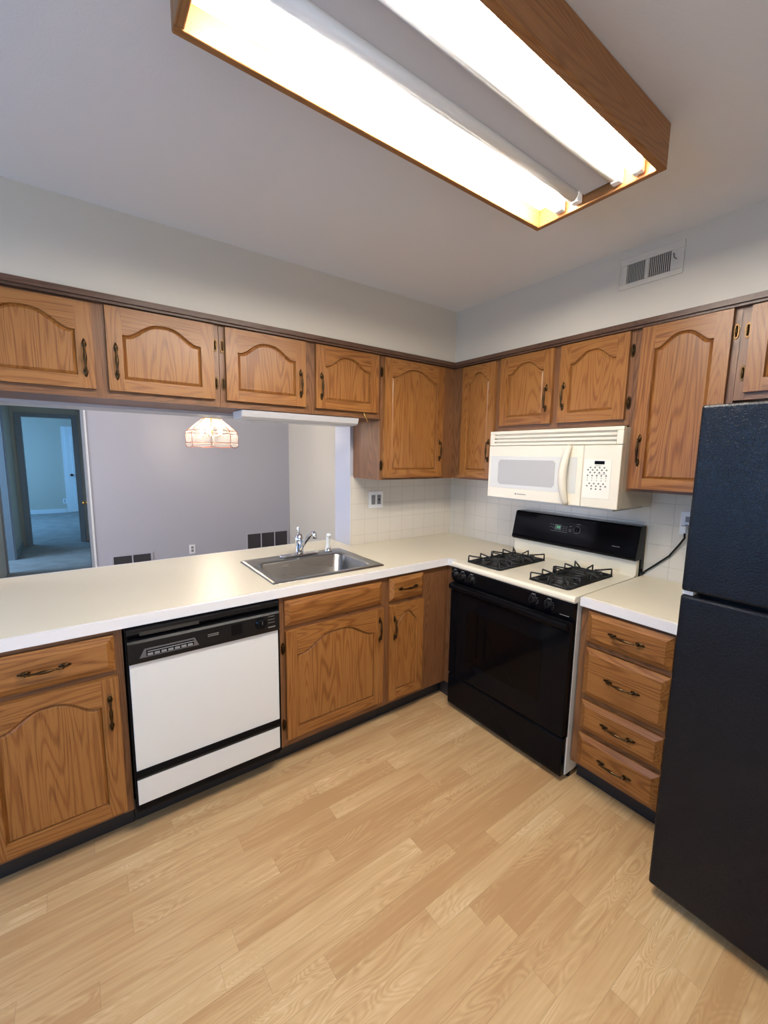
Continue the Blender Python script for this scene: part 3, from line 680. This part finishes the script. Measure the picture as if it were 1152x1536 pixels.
# ------------------------------------------------------------------ ceiling fixture
X0, X1, Y0, Y1, Z0 = -2.205, -1.0, -1.808, -1.388, 2.340
t = thing('ceiling_light', 'large oak-framed fluorescent ceiling light with its diffuser missing and four tubes showing', 'ceiling light', ((X0+X1)/2, (Y0+Y1)/2, H))
cx, cy = (X0+X1)/2, (Y0+Y1)/2; a, b = (X1-X0)/2, (Y1-Y0)/2; zb = Z0-H; th = .020
MB().box(-a, a, b-th, b, zb, -.001).box(-a, a, -b, -b+th, zb, -.001).box(-a, -a+th, -b+th, b-th, zb, -.001, 1).box(a-th, a, -b+th, b-th, zb, -.001, 1).build('wood_frame', [LAMPOAK, LAMPOAKY], t, bevel=.003)
wm = plain('white reflector enamel', lin(238,238,236), .35)
MB().box(-a+th, a-th, -b+th, b-th, -.064, -.002).build('reflector_pan', wm, t)
MB().prism([(-.062,-.0642),(-.066,-.090),(.022,-.090),(.018,-.0642)], 'x', -a+th+.005, a-th-.005).build('ballast_cover', plain('grey ballast cover', lin(198,199,202), .4), t)
for k, y in enumerate((.100, .040, -.087, -.147)):
    lit = k in (0, 3)
    MB().disc((-a+th+.034, y, -.096), (1,0,0), [(.010,0),(.019,.006),(.019,2*(a-th-.034)-.006),(.010,2*(a-th-.034))], 20).build('fluorescent_tube', M['tube_lit' if lit else 'tube_dim'], t)
    for s in (-1, 1):
        MB().box(s*(a-th-.017)-.012, s*(a-th-.017)+.012, y-.014, y+.014, -.112, -.0645).build('lamp_holder', wm, t, bevel=.003)

# ------------------------------------------------------------------ under-cabinet light and hook
t = thing('strip_light', 'white plastic under-cabinet strip light mounted beneath the cabinets over the sink', 'under-cabinet light', (-1.40, -.215, PB))
mb = MB(); L0, L1 = -.345, .335
mb.prism([(-.082,-.001),(-.074,-.034),(-.058,-.046),(.06,-.046),(.07,-.001)], 'x', L0, L1)
mb.build('housing', plain('white strip light plastic', lin(186,184,184), .4), t, bevel=.006)
MB().prism(rrect(L0+.02, L1-.02, -.05, .05, .01), 'z', -.0485, -.0462).build('lens', plain('frosted lens', lin(215,215,215), .3), t)
h_ = tag(MB().tube([(-1.055,-.328,PB+.028),(-1.045,-.330,PB+.010),(-1.028,-.330,PB-.018),(-1.022,-.326,PB-.026)], [.0035,.0045,.004,.003], 8).build('brass_hook', M['brass']), 'small brass hook under the cabinets at the right end of the strip light', 'hook')

# ------------------------------------------------------------------ outlets, vents and cord
def outlet(loc, rz, label, cat, gang=1, parts=('duplex',)):
    t = thing('wall_outlet', label, cat, loc, rz, 'outlets and switches')
    w = .070 if gang == 1 else .120
    MB().box(-w/2, w/2, -.006, 0, -.058, .058).build('cover_plate', M['outlet'], t, bevel=.002)
    for i, k in enumerate(parts):
        x = (i-(len(parts)-1)/2)*.048
        if k == 'duplex':
            for z in (-.02, .02): MB().box(x-.014, x+.014, -.008, -.0055, z-.014, z+.014).build('socket', M['slot'], t, bevel=.002)
        elif k == 'switch':
            MB().box(x-.016, x+.016, -.0085, -.0055, -.033, .033).build('rocker', M['slot'], t, bevel=.002)
        else:
            o = MB().box(x-.016, x+.016, -.0075, -.0055, -.033, .033).build('ground_fault_socket', M['slot'], t, bevel=.001)
            MB().box(x-.005, x+.005, -.0085, -.007, -.006, .006).build('test_button', M['black_plastic'], o)
    return t
outlet((-.7375, -.006, 1.217), 0, 'white double wall plate with a switch and socket on the tile left of the corner', 'outlet', 2, ('switch','gfci'))
outlet((-.006, -1.642, 1.215), RR, 'white wall outlet on the tile, half hidden behind the black refrigerator', 'outlet')
outlet((-1.314, YF, .318), 0, 'white wall outlet low on the dining room far wall, between the two grilles', 'outlet')
outlet((-2.735, 10.6, .285), 0, 'white wall outlet in the blue-lit bedroom beside the panel door', 'outlet')
c = thing('power_cord', 'black power cord drooping from the right wall outlet to behind the range', 'cord', (-.02, -1.632, 1.185))
cx_, cy_, cz_ = -.02, -1.632, 1.185
P3 = [(-.036,-1.638,1.170),(-.034,-1.640,1.145),(-.026,-1.620,1.110),(-.018,-1.577,1.040),(-.016,-1.518,.980),(-.014,-1.475,.938),(-.012,-1.4615,.921)]
sm = []
for i in range(len(P3)-1):
    for k in range(4):
        t_ = k/4; sm.append(tuple(P3[i][j]*(1-t_)+P3[i+1][j]*t_ for j in range(3)))
sm.append(P3[-1])
MB().tube([(x-cx_, y-cy_, z-cz_) for x, y, z in sm], .0046, 8).build('cable', M['black_plastic'], c)
MB().box(-.030, .0052, -.014, .012, -.016, .020).build('plug', plain('pale plug plastic', lin(215,218,222), .3), c, bevel=.004)
t = thing('air_vent', 'painted metal supply vent on the soffit above the range wall cabinets', 'vent', (-SF, -1.372, 2.356), RR)
w = .254
fr = MB().box(0, w, -.006, 0, -.066, -.044).box(0, w, -.006, 0, .036, .066).box(0, .030, -.006, 0, -.044, .036).box(.106, .120, -.006, 0, -.044, .036).box(.205, w, -.006, 0, -.044, .036)
fr.build('frame', M['wall'], t, bevel=.002)
MB().box(.030, .205, -.0012, -.0004, -.044, .036).build('duct_opening', M['vent_dark'], t)
for k in range(11):
    x = .031+k*.0069; MB().add([(x,-.001,-.044),(x+.006,-.0055,-.044),(x+.006,-.0055,.036),(x,-.001,.036)], [(0,1,2,3)]).add([(x+.001,-.001,-.044),(x+.007,-.0055,-.044),(x+.007,-.0055,.036),(x+.001,-.001,.036)], [(3,2,1,0)]).build('louvre', M['wall'], t)
for k in range(11):
    x = .122+k*.0077; MB().box(x-.001, x+.0012, -.0055, -.001, -.044, .036).build('louvre', M['wall'], t)
MB().tube([(.215,-.007,.022),(.222,-.016,.0),(.232,-.016,-.008)], .002, 6).build('damper_lever', M['vent_grey'], t)
def grille(x0, x1, z0, z1, n, label):
    t = thing('return_grille', label, 'vent', (x0, YF, z0), 0, 'return grilles low on the dining wall')
    w, h = x1-x0, z1-z0; f = .022; mb = MB().box(0, w, -.008, 0, 0, f).box(0, w, -.008, 0, h-f, h)
    pw = (w-f*2-(n-1)*.014)/n; xs = []
    for k in range(n):
        a = f+k*(pw+.014); xs.append(a)
        if k: mb.box(a-.014, a, -.008, 0, f, h-f)
    mb.box(0, f, -.008, 0, f, h-f).box(w-f, w, -.008, 0, f, h-f).build('frame', M['dining_wall'], t, bevel=.002)
    for a in xs:
        lv = MB().box(a, a+pw, -.0015, -.0004, f, h-f, 1)
        k = 0
        while f+.012*k+.010 < h-f:
            z = f+.012*k; lv.add([(a,-.002,z),(a+pw,-.002,z),(a+pw,-.007,z+.009),(a,-.007,z+.009)], [(0,1,2,3)]).add([(a,-.0018,z+.001),(a+pw,-.0018,z+.001),(a+pw,-.0068,z+.010),(a,-.0068,z+.010)], [(3,2,1,0)]); k += 1
        lv.build('louvre_panel', [M['vent_grey'], M['vent_dark']], t)
grille(-2.175, -1.755, .10, .345, 2, 'two-panel dark return grille on the dining wall beside the hall opening')
grille(-.635, -.025, .12, .455, 3, 'larger three-panel dark return grille at the right corner of the dining wall')

# ------------------------------------------------------------------ dining pendant
px, py = -1.392, 1.70
t = thing('pendant_lamp', 'glass pendant lamp with pinkish metal seams and lit bulbs, seen through the pass-through', 'pendant lamp', (px, py, H))
zo = -H
def octo(r, z): return [(r*math.cos(PI/8+k*PI/4-math.radians(39)), r*math.sin(PI/8+k*PI/4-math.radians(39)), z+zo) for k in range(8)]
A, B, Cc, D, E_ = octo(.080,1.835), octo(.215,1.722), octo(.222,1.695), octo(.222,1.615), octo(.222,1.583)
sh = MB(); bars = MB()
for k in range(8):
    j = (k+1) % 8
    for P_, Q_ in ((A,B),(B,Cc),(Cc,D),(D,E_)): sh.add([P_[k],P_[j],Q_[j],Q_[k]], [(3,2,1,0)])
    for P_, Q_ in ((A,B),(B,Cc),(Cc,D),(D,E_)): bars.tube([P_[k],Q_[k]], .0028, 6)
    for P_ in (A, B, Cc, D): bars.tube([P_[k],P_[j]], .0024, 6)
    pts = []
    for i in range(7):
        s_ = i/6; q = Vector(E_[k]).lerp(Vector(E_[j]), s_); q.z -= .010*math.sin(PI*s_); pts.append(q)
    bars.tube(pts, .0026, 6)
    sh.add([E_[k]]+pts[1:-1]+[E_[j]], [tuple(range(7))])
s_o = sh.build('glass_shade', M['glass'], t); bars.build('came', M['came'], s_o)
MB().disc((0,0,1.835+zo), (0,0,1), [(.082,-.004),(.080,.004),(.04,.018),(.015,.03)], 16).build('cap', M['brass'], t)
MB().tube([(0,0,1.86+zo),(0,0,1.70+zo)], .009, 10).build('stem', M['brass'], t)
for k in range(5):
    q = 2*PI*k/5+.3; x, y = .085*math.cos(q), .085*math.sin(q)
    s_ = MB().tube([(0,0,1.69+zo),(x*.6,y*.6,1.675+zo),(x,y,1.685+zo),(x,y,1.70+zo)], .006, 8).build('arm', M['brass'], t)
    MB().disc((x,y,1.70+zo), (0,0,1), [(.008,0),(.016,.014),(.017,.026),(.010,.044),(.003,.058)], 14).build('bulb', M['bulb'], t)
ch = MB()
for k in range(15):
    z = 1.868+k*.0385
    if k % 2: ch.box(-.008, -.005, -.0015, .0015, z+zo, z+.040+zo).box(.005, .008, -.0015, .0015, z+zo, z+.040+zo).box(-.008, .008, -.0015, .0015, z+zo, z+.003+zo).box(-.008, .008, -.0015, .0015, z+.037+zo, z+.040+zo)
    else: ch.box(-.0015, .0015, -.008, -.005, z+zo, z+.040+zo).box(-.0015, .0015, .005, .008, z+zo, z+.040+zo).box(-.0015, .0015, -.008, .008, z+zo, z+.003+zo).box(-.0015, .0015, -.008, .008, z+.037+zo, z+.040+zo)
ch.build('chain', M['brass'], t)
MB().disc((0,0,0), (0,0,-1), [(.055,.0005),(.055,.006),(.03,.018),(.008,.024)], 20).build('canopy', M['brass'], t)
